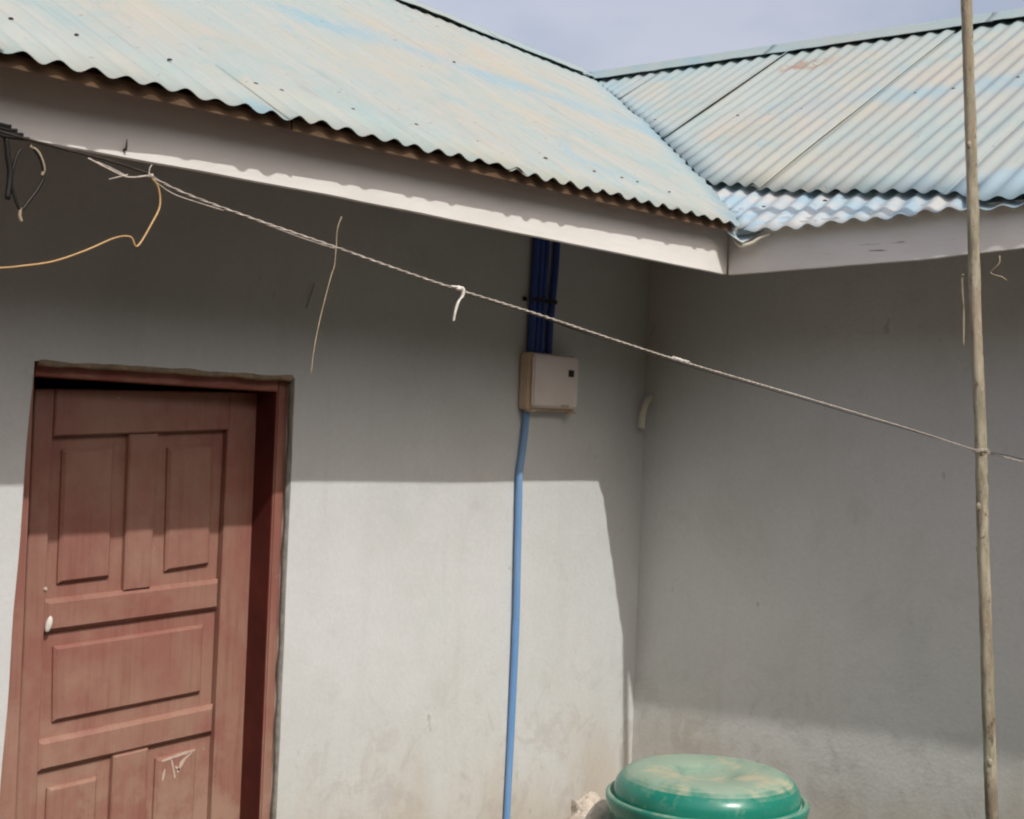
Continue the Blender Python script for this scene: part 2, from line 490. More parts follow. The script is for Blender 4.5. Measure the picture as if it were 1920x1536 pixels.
# wall with the door in it: a hand-trowelled grid with a real opening
DX0, DX1, DZ1 = -2.575, -1.741, 1.709
def grid_wall(axis_a, axis_z, fn, hole=None, back=0.16, name='wall', mat=None):
    bm = bmesh.new()
    V = {}
    for i, a in enumerate(axis_a):
        for j, z in enumerate(axis_z):
            V[i, j] = bm.verts.new(fn(a, z, 0))
    for i in range(len(axis_a) - 1):
        for j in range(len(axis_z) - 1):
            ca, cz = (axis_a[i] + axis_a[i + 1]) / 2, (axis_z[j] + axis_z[j + 1]) / 2
            if hole and hole[0] < ca < hole[1] and cz < hole[2]: continue
            bm.faces.new((V[i, j], V[i + 1, j], V[i + 1, j + 1], V[i, j + 1]))
    bed = [e for e in bm.edges if len(e.link_faces) == 1]
    r = bmesh.ops.extrude_edge_only(bm, edges=bed)
    for v in r['geom']:
        if isinstance(v, bmesh.types.BMVert): v.co = Vector(fn(v.co.x, v.co.y, back, v.co))
    for v in [v for v in bm.verts if not v.link_faces]: bm.verts.remove(v)
    o = part(name, bm, mat, smooth=True)
    try:
        o.data.set_sharp_from_angle(angle=math.radians(40))
    except Exception:
        pass
    return o
def frange(a, b, st):
    n = max(1, round((b - a) / st))
    return [a + (b - a) * i / n for i in range(n + 1)]
ax_a = frange(-6.5, DX0, 0.08)[:-1] + frange(DX0, DX1, 0.05)[:-1] + frange(DX1, 0.0, 0.05)
ax_z = frange(GZ - 0.05, DZ1, 0.06)[:-1] + frange(DZ1, 2.62, 0.06)
def fa(a, z, d, co=None):
    if co is not None: return (co.x, d, co.z)
    ey = min(abs(a - DX0), abs(a - DX1)) if z < DZ1 + 0.1 else 1.0
    damp = 0.35 if ey < 0.1 else 1.0
    dx = 0.0
    if DX0 - 0.01 < a < DX1 + 0.01 and z < DZ1 + 0.01:            # worn, slightly wavy plaster arris round the opening
        if abs(a - DX1) < 1e-4: dx = 0.004 * nz(z * 5, 3.3)
        if abs(a - DX0) < 1e-4: dx = 0.004 * nz(z * 5, 7.3) - 0.040 * (DZ1 - z)   # the left edge is out of plumb
    return (a + dx, 0.006 * damp * nz(a * 1.3, z * 1.3, 1.0), z)
grid_wall(ax_a, ax_z, fa, (DX0, DX1, DZ1), 0.16, 'wall', M['wall_a'])
def fb(a, z, d, co=None):
    if co is not None: return (d, co.y, co.z)
    return (0.006 * nz(a * 1.3, z * 1.3, 5.0), a, z)
wb = grid_wall(frange(-5.2, 0.012, 0.06), frange(GZ - 0.05, 2.54, 0.06), fb, None, 0.16, 'wall', M['wall_b'])

# the rest of the house shell: far walls and the ceiling over the rooms
for a, b in (((-6.5, 2.70, GZ - 0.05), (2.86, 2.86, 2.60)), ((2.70, -5.2, GZ - 0.05), (2.86, 2.70, 2.60)), ((-6.66, 0.0, GZ - 0.05), (-6.5, 2.86, 2.60)), ((0.0, -5.36, GZ - 0.05), (2.86, -5.2, 2.50))):
    bm = bmesh.new(); box(bm, a, b); part('wall', bm, M['wall_b'])
bm = bmesh.new(); box(bm, (-6.5, 0.162, 2.36), (2.70, 2.70, 2.39)); part('ceiling', bm, M['timber'])
bm = bmesh.new(); box(bm, (0.162, -5.2, 2.36), (2.70, 0.160, 2.39)); part('ceiling', bm, M['timber'])

# ---- fascia boards
OA, OB = 0.6292, 0.4642
def fascia(name, pts_bottom, along, top_fn):
    bm = bmesh.new()
    rings = []
    for s, zb in pts_bottom:
        zt = top_fn(s)
        w = 0.0015 * nz(s * 2.0, 2.0)
        if along == 'x': q = [(s, -OA + w, zb), (s, -OA + w, zt), (s, -OA + 0.022, zt), (s, -OA + 0.022, zb)]
        else: q = [(-OB + w, s, zb), (-OB + w, s, zt), (-OB + 0.022, s, zt), (-OB + 0.022, s, zb)]
        rings.append([bm.verts.new(p) for p in q])
    for i in range(len(rings) - 1):
        for k in range(4):
            bm.faces.new((rings[i][k], rings[i][(k + 1) % 4], rings[i + 1][(k + 1) % 4], rings[i + 1][k]))
    bm.faces.new(rings[0]); bm.faces.new(rings[-1])
    return part(name, bm, M['fascia'])
xa = frange(-6.4, -0.468, 0.05)
fA = fascia('fascia_board', [(x, interp(x, [-6.4, -3.05, -2.19, -1.46, -0.46], [2.112, 2.113, 2.121, 2.118, 2.115]) + 0.0012 * nz(x * 6)) for x in xa], 'x', lambda s: 2.288)
yb = frange(-5.0, -0.634, 0.05)
fB = fascia('fascia_board', [(y, interp(y, [-5.0, -2.88, -1.60, -1.32, -0.63], [2.25, 2.215, 2.156, 2.137, 2.114]) + 0.002 * nz(y * 6)) for y in yb], 'y', lambda s: interp(s, [-5.0, -2.9, -1.6, -0.6], [2.33, 2.305, 2.292, 2.268]))

# ---- roof planes
PITCH_C, AMP = 0.076, 0.0066
def zrA(x): return 3.437 - 0.0345 * (x + 0.04) * (1 if x > -0.04 else 0.35)
RID = 1.403
def zA(x, y): return 2.268 + (zrA(x) - 2.268) * (y + 0.689) / (RID + 0.689)
def zrB(y): return 3.385 + 0.008 * (y - 1.4) * (1 if y > -1 else 1.0)
def zeB(y): return interp(y, [-5, -1.6, -1.27, -1.03, -0.73, 1.4], [2.30, 2.282, 2.278, 2.270, 2.256, 2.250])
def zB(x, y): return zeB(y) + (zrB(y) - zeB(y)) * (x + 0.514) / (RID + 0.514)
def valley_y(x):
    lo, hi = -1.2, RID + 0.3
    for _ in range(30):
        mid = (lo + hi) / 2
        if zA(x, mid) > zB(x, mid): hi = mid
        else: lo = mid
    return (lo + hi) / 2
def valley_x(y):
    lo, hi = -1.0, RID + 0.3
    for _ in range(30):
        mid = (lo + hi) / 2
        if zB(mid, y) > zA(mid, y): hi = mid
        else: lo = mid
    return (lo + hi) / 2
def eA(x): return interp(x, [-6.5, -3.05, -2.85, -2.7, -2.19, -1.46, -0.6, -0.3], [0.118, 0.114, 0.108, 0.101, 0.090, 0.084, 0.073, 0.071])
def eB(y): return interp(y, [-5.0, -2.5, -1.6, -1.40, -1.2, -0.7, 0.0], [0.03, 0.032, 0.033, 0.041, 0.046, 0.042, 0.042])
U0 = -3.15571                                         # a crest
def waveA(x): return AMP * (1 + 0.30 * nz(x * 9.0, 31.0)) * math.cos(2 * math.pi * (x + 0.006 * nz(x * 7.0, 17.0) - U0) / PITCH_C)
VB0 = -0.70
def waveB(y): return AMP * (1 + 0.30 * nz(y * 9.0, 33.0)) * math.cos(2 * math.pi * (y + 0.006 * nz(y * 7.0, 19.0) - VB0) / PITCH_C)

roof_bm = bmesh.new()                                 # rafters and purlins carry the sheets
for i in range(9):
    x = -6.0 + i * 0.68
    if x > -0.5: break
    v = [(x, -OA + 0.03, zA(x, -OA + 0.03) - 0.03), (x, RID - 0.02, zA(x, RID) - 0.05)]
    for k in range(1):
        p, q = Vector(v[0]), Vector(v[1])
        a = [roof_bm.verts.new(p + Vector((dx, 0, dz))) for dx, dz in ((-0.025, 0), (0.025, 0), (0.025, -0.08), (-0.025, -0.08))]
        b = [roof_bm.verts.new(q + Vector((dx, 0, dz))) for dx, dz in ((-0.025, 0), (0.025, 0), (0.025, -0.08), (-0.025, -0.08))]
        for j in range(4): roof_bm.faces.new((a[j], a[(j + 1) % 4], b[(j + 1) % 4], b[j]))
        roof_bm.faces.new(a); roof_bm.faces.new(b)
for i in range(7):
    y = -4.8 + i * 0.66
    p, q = Vector((-OB + 0.03, y, zB(-OB + 0.03, y) - 0.03)), Vector((RID - 0.02, y, zB(RID, y) - 0.05))
    a = [roof_bm.verts.new(p + Vector((0, dx, dz))) for dx, dz in ((-0.025, 0), (0.025, 0), (0.025, -0.08), (-0.025, -0.08))]
    b = [roof_bm.verts.new(q + Vector((0, dx, dz))) for dx, dz in ((-0.025, 0), (0.025, 0), (0.025, -0.08), (-0.025, -0.08))]
    for j in range(4): roof_bm.faces.new((a[j], a[(j + 1) % 4], b[(j + 1) % 4], b[j]))
    roof_bm.faces.new(a); roof_bm.faces.new(b)
roof = part('roof', roof_bm, M['timber'])

def thick(o, t=0.0012):
    md = o.modifiers.new('sheet', 'SOLIDIFY')
    md.thickness = t
    md.offset = -1
    return o

STEP = PITCH_C / 10
ROWS = 12
def sheetA(x0, x1, lift0, lift1, seed):
    bm = bmesh.new()
    cols = []
    n = round((x1 - x0) / STEP)
    for i in range(n + 1):
        x = x0 + (x1 - x0) * i / n
        ya = -OA - eA(x) + 0.005 * nz(x * 9, seed) + 0.004 * nz(x * 31, seed) 
        yv = valley_y(x)
        top = RID
        y0 = max(ya, yv - 0.004) if x > -0.62 else ya
        if y0 > top - 0.01: break
        lift = lift0 + (lift1 - lift0) * (i / n) ** 3
        c = []
        for j in range(ROWS + 1):
            f = j / ROWS
            y = y0 + (top - y0) * f
            z = zA(x, y) + waveA(x) * (1 + 0.25 * nz(x * 2, y * 2, seed)) + lift + 0.005 * nz(x * 2.2, y * 1.6, seed) + 0.006
            if j == 0: z += 0.0045 * nz(x * 12, seed + 4)
            c.append(bm.verts.new((x, y, z)))
        cols.append(c)
    for i in range(len(cols) - 1):
        for j in range(ROWS):
            bm.faces.new((cols[i][j], cols[i + 1][j], cols[i + 1][j + 1], cols[i][j + 1]))
    return thick(part('roof_sheet', bm, M['roof_a'], roof, True))

def sheetB(y0, y1, lift0, lift1, seed, edge=None):
    """from y0 (far) to y1 (near); the near lap lies on top"""
    bm = bmesh.new()
    rows = []
    n = max(2, round(abs(y1 - y0) / STEP))
    for i in range(n + 1):
        y = y0 + (y1 - y0) * i / n
        xe = edge(y) if edge else -OB - eB(y)
        xe += 0.003 * nz(y * 9, seed)
        if y > -0.74: xe = max(xe, valley_x(y) + 0.003)
        if xe > RID - 0.01: continue
        lift = lift0 + (lift1 - lift0) * (i / n) ** 3
        c = []
        for j in range(ROWS + 1):
            f = j / ROWS
            x = xe + (RID - xe) * f
            z = zB(x, y) + waveB(y) * (1 + 0.2 * nz(x * 2, y * 2, seed)) + lift + 0.006 * nz(x * 1.8, y * 2.2, seed + 2) + 0.006
            if j == 0: z += 0.003 * nz(y * 14, seed + 4)
            c.append(bm.verts.new((x, y, z)))
        rows.append(c)
    for i in range(len(rows) - 1):
        for j in range(ROWS):
            bm.faces.new((rows[i][j], rows[i + 1][j], rows[i + 1][j + 1], rows[i][j + 1]))
    return thick(part('roof_sheet', bm, M['roof_b'], roof, True))

# main slope over the door: ten sheets of ten corrugations, each lapping the next
W10 = PITCH_C * 10
xs = U0 - 4 * W10 - PITCH_C * 0.4
k = 0
while xs < RID - 0.02:
    xe_ = min(xs + W10 + PITCH_C * 0.9, RID - 0.004)
    sheetA(xs, xe_, 0.0, 0.004, 11.0 + k * 3.7)
    xs += W10
    k += 1
# wing slope: laps measured at the dark seams
edge_pts_y = [-1.46, -1.42, -1.29, -1.09, -0.775, -0.314, -0.1]
edge_pts_x = [-0.50, -0.457, -0.411, -0.358, -0.269, -0.119, -0.10]
def upper_edge(y):
    if y < -1.46: return -OB - eB(y)
    return interp(y, edge_pts_y, edge_pts_x) + 0.008 * nz(y * 7, 3.0)
seams = [1.39, 0.95, 0.26, -0.535, -1.30, -2.06, -2.82, -3.58, -4.34, -5.05]
for i in range(len(seams) - 1):
    far, near = seams[i], seams[i + 1]
    sheetB(far, near - 0.05, 0.0, 0.011 if i in (1, 2) else 0.005, 51 + i * 2.9, upper_edge)

# blue-white strip of older sheeting left below the wing's upper sheets
bm = bmesh.new()
rows = []
y = -0.70
ys = frange(-1.95, -0.16, STEP)
for y in ys:
    x0 = -OB - eB(y) + 0.004 * nz(y * 8, 1.0)
    if y > -0.72: x0 = max(x0, valley_x(y) + 0.004)
    x1 = max(upper_edge(y) + 0.10, x0 + 0.06)
    c = []
    for j in range(7):
        x = x0 + (x1 - x0) * j / 6
        zz = zB(x, y) + waveB(y + 0.012) * (1.0 + 0.4 * nz(y * 5, 8.0)) - 0.016 + 0.006 * nz(x * 9, y * 7, 3.0)
        if y < -1.46: zz -= 0.004
        c.append(bm.verts.new((x, y, zz)))
    rows.append(c)
for i in range(len(rows) - 1):
    for j in range(6): bm.faces.new((rows[i][j], rows[i + 1][j], rows[i + 1][j + 1], rows[i][j + 1]))
thick(part('eaves_strip', bm, M['flash'], roof, True))

# valley gutter, its lip curled past the eaves
bm = bmesh.new()
rows = []
for i in range(33):
    f = i / 32
    x = -0.515 + (RID + 0.515) * f
    if x < -0.49:
        yv = valley_y(-0.49) - (-0.49 - x) * 1.09
        zc = zA(-0.49, valley_y(-0.49)) + (x + 0.49) * 0.55
    else:
        yv = valley_y(x); zc = zA(x, yv)
    d = Vector((0.735, -0.678, 0))                   # across the valley, towards the wing
    c = []
    for s in range(-6, 7):
        w = s / 6 * 0.11
        p = Vector((x, yv, zc - 0.030)) + d * w
        lipz = 0.40 * abs(w) if x > -0.49 else 0.55 * abs(w)
        p.z += lipz
        if i < 3: p.z -= 0.012 * (3 - i) * (1 - (s / 6) ** 2) * 0.5
        c.append(bm.verts.new(p))
    rows.append(c)
for i in range(len(rows) - 1):
    for j in range(12): bm.faces.new((rows[i][j], rows[i + 1][j], rows[i + 1][j + 1], rows[i][j + 1]))
thick(part('valley_gutter', bm, M['flash'], roof, True), 0.0015)
# rolled edge of the gutter's end
bm = bmesh.new()
lip = [(-0.500, -0.668, 2.232), (-0.502, -0.690, 2.206), (-0.500, -0.712, 2.201), (-0.497, -0.738, 2.207), (-0.494, -0.765, 2.222), (-0.492, -0.80, 2.232)]
tube(bm, smooth_path(lip, 5), [0.004 + 0.004 * math.sin(i / 25 * math.pi) for i in range(26)], 7)
part('gutter_lip', bm, M['cream'], roof, True)

# ridge caps: bent strips riding on the crests, dark gaps under them at the troughs
def ridge_cap(along, a0, a1, seed):
    bm = bmesh.new()
    rows = []
    for s in frange(a0, a1, 0.04):
        w = 0.004 * nz(s * 3, seed) + 0.0035 * nz(s * 11, seed)
        prof = [(-0.088, 0.029 + w), (-0.084, 0.030 + w), (-0.03, 0.033 + w * 0.6), (-0.012, 0.038 + w * 0.3), (0.0, 0.041), (0.012, 0.038), (0.03, 0.030), (0.14, 0.022)]
        c = []
        for q, h in prof:
            if along == 'x':
                z = (zA(s, RID + q) if q <= 0 else zA(s, RID - q)) + h
                c.append(bm.verts.new((s, RID + q, z)))
            else:
                z = (zB(RID + q, s) if q <= 0 else zB(RID - q, s)) + h
                c.append(bm.verts.new((RID + q, s, z)))
        rows.append(c)
    for i in range(len(rows) - 1):
        for j in range(len(rows[0]) - 1): bm.faces.new((rows[i][j], rows[i + 1][j], rows[i + 1][j + 1], rows[i][j + 1]))
    return thick(part('ridge_cap', bm, M['roof_a'] if along == 'x' else M['roof_b'], roof, True), 0.0015)
for i, (a, b) in enumerate(((-6.3, -4.3), (-4.34, -2.3), (-2.34, -0.35), (-0.39, 0.62), (0.58, 1.36))): ridge_cap('x', a, b, 3.0 + i * 5)
for i, (a, b) in enumerate(((1.42, 0.30), (0.34, -0.75), (-0.71, -1.9), (-1.86, -3.4), (-3.36, -5.0))): ridge_cap('y', b, a, 40.0 + i * 5)
# far slopes, seen only from elsewhere
def back_slope(along, a0, a1, seed):
    bm = bmesh.new()
    rows = []
    for s in frange(a0, a1, PITCH_C / 6):
        c = []
        for j in range(4):
            q = 2.0 * j / 3
            if along == 'x': c.append(bm.verts.new((s, RID + q, zA(s, RID - q) + waveA(s) - 0.002)))
            else: c.append(bm.verts.new((RID + q, s, zB(RID - q, s) + waveB(s) - 0.002)))
        rows.append(c)
    for i in range(len(rows) - 1):
        for j in range(3): bm.faces.new((rows[i][j], rows[i + 1][j], rows[i + 1][j + 1], rows[i][j + 1]))
    return thick(part('roof_sheet', bm, M['roof_a'] if along == 'x' else M['roof_b'], roof, True))
back_slope('x', -6.2, 1.38, 1); back_slope('y', -5.05, 1.38, 2)

# timber batten nailed under the sheet ends along the main eaves
def batten(x0, x1):
    bm = bmesh.new()
    rings = []
    for x in frange(x0, x1, 0.04):
        y0 = -OA - eA(x) + 0.020
        zt = zA(x, y0) - AMP + 0.002
        zb = zt - 0.0275 + 0.0022 * nz(x * 3.0, 5.0) + 0.0008 * nz(x * 13.0, 5.0)
        rings.append([bm.verts.new(p) for p in ((x, y0, zb + 0.002), (x, y0 + 0.001, zt), (x, y0 + 0.045, zt + 0.024), (x, y0 + 0.045, zb + 0.024))])
    for a, b in zip(rings, rings[1:]):
        for k in range(4): bm.faces.new((a[k], a[(k + 1) % 4], b[(k + 1) % 4], b[k]))
    bm.faces.new(rings[0]); bm.faces.new(rings[-1])
    return part('eave_batten', bm, M['timber'], roof)
batten(-6.4, -2.40); batten(-2.395, -0.53)

# roofing nails on the crests
nail_bm = bmesh.new()
bmesh.ops.create_uvsphere(nail_bm, u_segments=8, v_segments=4, radius=0.006, matrix=Matrix.Diagonal((1, 1, 0.6, 1)))
w_ = [(0.011 * math.cos(t * math.pi / 4), 0.011 * math.sin(t * math.pi / 4)) for t in range(8)]
lo = [nail_bm.verts.new((a, b, -0.004)) for a, b in w_]; hi = [nail_bm.verts.new((a * 0.9, b * 0.9, 0.0)) for a, b in w_]
for t in range(8): nail_bm.faces.new((lo[t], lo[(t + 1) % 8], hi[(t + 1) % 8], hi[t]))
nail_bm.faces.new(hi)
nail0 = None
def put_nail(p, s=1.0):
    global nail0
    if nail0 is None:
        nail0 = link('nail', nail_bm, M['nail'], roof)
        o = nail0
    else:
        o = nail0.copy(); COL.objects.link(o); o.parent = roof
    o.location = p
    o.scale = (s, s, s)
    return o
def crestx(x): return U0 + round((x - U0) / PITCH_C) * PITCH_C
def cresty(y): return VB0 + round((y - VB0) / PITCH_C) * PITCH_C
for x in (-3.001, -2.853, -2.62, -2.385, -2.314, -2.069, -1.843, -1.60, -1.35, -1.14, -0.985, -0.847, -0.70):
    xx = crestx(x); y = -0.56 + random.uniform(-0.012, 0.012)
    put_nail((xx, y, zA(xx, y) + AMP + 0.009), random.uniform(0.45, 0.7))
for x in (-1.9, -0.7):
    xx = crestx(x); y = 0.36 + random.uniform(-0.03, 0.03)
    put_nail((xx, y, zA(xx, y) + AMP + 0.009), 0.6)
for y, xr in ((-0.717, -0.37), (-0.93, -0.38), (-1.29, -0.36), (-1.50, -0.39), (-0.31, 0.53), (-0.74, 0.56), (-1.18, 0.58), (0.02, 0.55), (-0.55, 0.57), (-0.95, 0.55), (0.30, 0.9), (0.625, 0.70), (0.45, 0.62)):
    yy = cresty(y)
    put_nail((xr, yy, zB(xr, yy) + AMP + (0.009 if y > -0.7 or xr > 0 else 0.0)), random.uniform(0.55, 0.85))
# torn hole beside the valley
bm = bmesh.new()
for (a, b, s) in ((0.655, 0.60, 0.024), (0.615, 0.575, 0.022)):
    z = zB(a, b) + 0.022
    vs = [bm.verts.new((a + s * 1.3 * math.cos(t * 1.05) * random.uniform(0.7, 1.2), b + s * math.sin(t * 1.05) * random.uniform(0.6, 1.2), z + 0.587 * s * 1.3 * math.cos(t * 1.05))) for t in range(6)]
    top = bm.faces.new(vs)
    r = bmesh.ops.extrude_face_region(bm, geom=[top])
    for v in r['geom']:
        if isinstance(v, bmesh.types.BMVert): v.co.z += 0.006
part('tar_patch', bm, M['black'], roof)

# ---- door frame
bm = bmesh.new()
box(bm, (-1.7755, 0.030, GZ), (-1.700, 0.150, 1.72), 0.004)
frame = part('door_frame', bm, M['door'])
bm = bmesh.new(); box(bm, (-1.7785, 0.036, GZ), (-1.7752, 0.1495, 1.668)); part('reveal_lining', bm, M['lining'], frame)
bm = bmesh.new(); box(bm, (-2.72, 0.030, GZ), (-2.5515, 0.150, 1.72), 0.004); part('jamb', bm, M['door'], frame)
bm = bmesh.new()
pr = [(-2.5515, 0.030, 1.673), (-1.7755, 0.030, 1.667), (-1.7755, 0.030, 1.735), (-2.5515, 0.030, 1.735)]
f0 = [bm.verts.new(p) for p in pr]; f1 = [bm.verts.new((p[0], 0.150, p[2])) for p in pr]
bm.faces.new(f0); bm.faces.new(f1)
for i in range(4): bm.faces.new((f0[i], f0[(i + 1) % 4], f1[(i + 1) % 4], f1[i]))
bmesh.ops.bevel(bm, geom=bm.edges[:], offset=0.003, segments=1, affect='EDGES')
part('head', bm, M['frame'], frame)
# rough mortar bead where plaster meets frame
bm = bmesh.new()
pts = [(x, 0.006 + 0.004 * nz(x * 9, 2), 1.706 + 0.0045 * nz(x * 11, 5)) for x in frange(-2.56, -1.75, 0.02)]
tube(bm, pts, [0.0085 + 0.004 * nz(p[0] * 14, 9) for p in pts], 7)
part('mortar_bead', bm, M['mortar'], frame, True)
bm = bmesh.new()
pts = [(-1.736 + 0.002 * nz(z * 8, 2), 0.014 + 0.003 * nz(z * 9, 2), z) for z in frange(GZ, 1.70, 0.03)]
tube(bm, pts, [0.0105 + 0.003 * nz(p[2] * 12, 9) for p in pts], 7)
part('mortar_bead', bm, M['mortar_grey'], frame, True)

# ---- door leaf: stiles, rails, sunk panels with raised fields
DY = 0.118
def slab(bm, poly, y0, th, ch=0.004):
    """a board whose face is the given (x,z) polygon, with a chamfered arris"""
    c = Vector((sum(p[0] for p in poly) / len(poly), sum(p[1] for p in poly) / len(poly)))
    n = len(poly)
    def inset(d):
        out = []
        for i in range(n):
            p, a, b = Vector(poly[i]), Vector(poly[i - 1]), Vector(poly[(i + 1) % n])
            e1, e2 = (p - a).normalized(), (b - p).normalized()
            n1, n2 = Vector((-e1.y, e1.x)), Vector((-e2.y, e2.x))
            if n1.dot(c - p) < 0: n1 = -n1
            if n2.dot(c - p) < 0: n2 = -n2
            out.append(p + (n1 + n2) * (d / max(0.3, 1 + n1.dot(n2))))
        return out
    i0 = inset(ch)
    f = [bm.verts.new((p.x, y0, p.y)) for p in i0]
    m_ = [bm.verts.new((p[0], y0 + ch, p[1])) for p in poly]
    b = [bm.verts.new((p[0], y0 + th, p[1])) for p in poly]
    bm.faces.new(f); bm.faces.new(b)
    for q, r in ((f, m_), (m_, b)):
        for i in range(n): bm.faces.new((q[i], q[(i + 1) % n], r[(i + 1) % n], r[i]))
def dpart(name, poly, y0, th, ch, parent):
    bm = bmesh.new()
    slab(bm, poly, y0, th, ch)
    return part(name, bm, M['door'], parent)
bm = bmesh.new()
slab(bm, [(-2.50, GZ + 0.02), (-2.442, GZ + 0.02), (-2.4385, 1.645), (-2.494, 1.642)], DY, 0.038, 0.003)
door = part('door', bm, M['door'])                    # the lock stile carries the rest
dpart('stile', [(-1.882, GZ + 0.02), (-1.752, GZ + 0.02), (-1.752, 1.662), (-1.8775, 1.661)], DY, 0.038, 0.003, door)
dpart('rail', [(-2.4375, 1.524), (-1.8785, 1.553), (-1.8785, 1.660), (-2.4375, 1.645)], DY - 0.004, 0.040, 0.004, door)
dpart('rail', [(-2.441, 1.021), (-1.883, 1.043), (-1.883, 1.130), (-2.441, 1.107)], DY + 0.001, 0.036, 0.011, door)
dpart('rail', [(-2.441, 0.666), (-1.883, 0.692), (-1.883, 0.775), (-2.441, 0.749)], DY + 0.001, 0.036, 0.011, door)
dpart('rail', [(-2.441, GZ + 0.02), (-1.883, GZ + 0.02), (-1.883, -0.09), (-2.441, -0.115)], DY + 0.001, 0.036, 0.011, door)
dpart('mullion', [(-2.203, 1.116), (-2.119, 1.119), (-2.113, 1.538), (-2.206, 1.534)], DY + 0.0015, 0.034, 0.004, door)
dpart('mullion', [(-2.219, -0.104), (-2.104, -0.10), (-2.103, 0.683), (-2.214, 0.677)], DY + 0.0015, 0.034, 0.004, door)
def panel(opening, field):
    base = dpart('panel', opening, DY + 0.019, 0.014, 0.001, door)
    bm = bmesh.new()
    slab(bm, field, DY + 0.0045, 0.0155, 0.0075)
    o = part('panel_field', bm, M['door'], door)
    return base
panel([(-2.442, 1.104), (-2.200, 1.114), (-2.204, 1.536), (-2.440, 1.526)], [(-2.400, 1.146), (-2.246, 1.154), (-2.250, 1.494), (-2.402, 1.488)])
panel([(-2.121, 1.117), (-1.883, 1.128), (-1.879, 1.553), (-2.114, 1.541)], [(-2.068, 1.160), (-1.919, 1.172), (-1.924, 1.508), (-2.074, 1.499)])
panel([(-2.442, 0.748), (-1.883, 0.774), (-1.883, 1.046), (-2.442, 1.024)], [(-2.397, 0.791), (-1.930, 0.813), (-1.930, 1.004), (-2.404, 0.984)])
panel([(-2.442, -0.115), (-2.217, -0.105), (-2.212, 0.678), (-2.442, 0.668)], [(-2.412, -0.075), (-2.262, -0.068), (-2.258, 0.628), (-2.404, 0.622)])
panel([(-2.106, -0.10), (-1.881, -0.09), (-1.881, 0.691), (-2.104, 0.683)], [(-2.074, -0.062), (-1.935, -0.055), (-1.937, 0.657), (-2.071, 0.648)])
# pale scrapes, stub of the lock
def stroke(pts, w0, w1, y):
    bm = bmesh.new()
    P = smooth_path([(p[0], 0, p[1]) for p in pts], 4)
    L = len(P)
    up_, dn = [], []
    for i, p in enumerate(P):
        t = (P[min(i + 1, L - 1)] - P[max(0, i - 1)]).normalized()
        nn = Vector((-t.z, 0, t.x))
        w = (w0 + (w1 - w0) * i / (L - 1)) * (1 + 0.6 * nz(i * 0.9, w0 * 900, p.x * 30)) * min(1, 0.35 + 2.5 * min(i, L - 1 - i) / L)
        up_.append((p.x + nn.x * w, y, p.z + nn.z * w)); dn.append((p.x - nn.x * w, y, p.z - nn.z * w))
    for y_ in (0,):
        a = [bm.verts.new(q) for q in up_]; b = [bm.verts.new(q) for q in dn]
        a2 = [bm.verts.new((q[0], q[1] + 0.0012, q[2])) for q in up_]; b2 = [bm.verts.new((q[0], q[1] + 0.0012, q[2])) for q in dn]
        for i in range(L - 1):
            bm.faces.new((a[i], a[i + 1], b[i + 1], b[i])); bm.faces.new((a[i], a2[i], a2[i + 1], a[i + 1])); bm.faces.new((b[i], b[i + 1], b2[i + 1], b2[i]))
    return part('paint_scrape', bm, M['chip'], door)
yF = DY + 0.0034
stroke([(-2.058, 0.640), (-2.02, 0.646), (-1.975, 0.652), (-1.945, 0.654)], 0.0045, 0.003, yF)
stroke([(-1.955, 0.650), (-1.985, 0.630), (-2.003, 0.600)], 0.003, 0.006, yF)
stroke([(-2.024, 0.640), (-2.016, 0.610), (-2.010, 0.586)], 0.003, 0.0035, yF)
stroke([(-2.045, 0.618), (-2.052, 0.586)], 0.003, 0.004, yF)
stroke([(-2.012, 0.620), (-1.992, 0.604)], 0.003, 0.0025, yF)
bm = bmesh.new()
bmesh.ops.create_uvsphere(bm, u_segments=12, v_segments=8, radius=1.0, matrix=Matrix.Translation((-2.428, DY + 0.0, 1.045)) @ Matrix.Rotation(0.25, 4, 'Y') @ Matrix.Diagonal((0.0085, 0.009, 0.0215, 1)))
part('lock_stub', bm, M['rag'], door, True)
bm = bmesh.new()
bmesh.ops.create_uvsphere(bm, u_segments=8, v_segments=6, radius=0.006, matrix=Matrix.Translation((-2.442, DY + 0.0, 1.135)))
part('peg', bm, M['chip'], door, True)

# ------------------------------------------------------------------ pole standing against the eaves of the wing
bm = bmesh.new()
P0, P1 = Vector((-0.451, -1.565, 0.537)), Vector((-0.575, -1.455, 2.853))
d = (P1 - P0) / (P1.z - P0.z)
pts, rad = [], []
z = GZ
while z < 3.25:
    p = P0 + d * (z - P0.z)
    p.x += 0.003 * nz(z * 2.2, 1.0); p.y += 0.003 * nz(z * 2.2, 8.0)
    pts.append(p)
    rad.append(0.0178 - 0.0011 * (z - 0.5) + 0.0012 * nz(z * 9, 4.0) + 0.0007 * nz(z * 31, 2.0))
    z += 0.025
rings = []
face = Vector((-0.74, -0.67, 0)).normalized(); side = Vector((0.67, -0.74, 0)).normalized()
for p, q in zip(pts, rad):
    ring = []
    for k in range(16):
        a = 2 * math.pi * k / 16
        ca, sa_ = math.cos(a), math.sin(a)
        e = (abs(ca) ** 3.4 + abs(sa_) ** 3.4) ** (-1 / 3.4)
        rr = q * e * (0.96 + 0.11 * nz(k * 0.9, p.z * 9, 3.0) + 0.07 * nz(k * 1.7, p.z * 26, 6.0))
        ring.append(bm.verts.new(p + face * (ca * rr) + side * (sa_ * rr * 0.98)))
    rings.append(ring)
for i in range(len(rings) - 1):
    for k in range(16): bm.faces.new((rings[i][k], rings[i][(k + 1) % 16], rings[i + 1][(k + 1) % 16], rings[i + 1][k]))
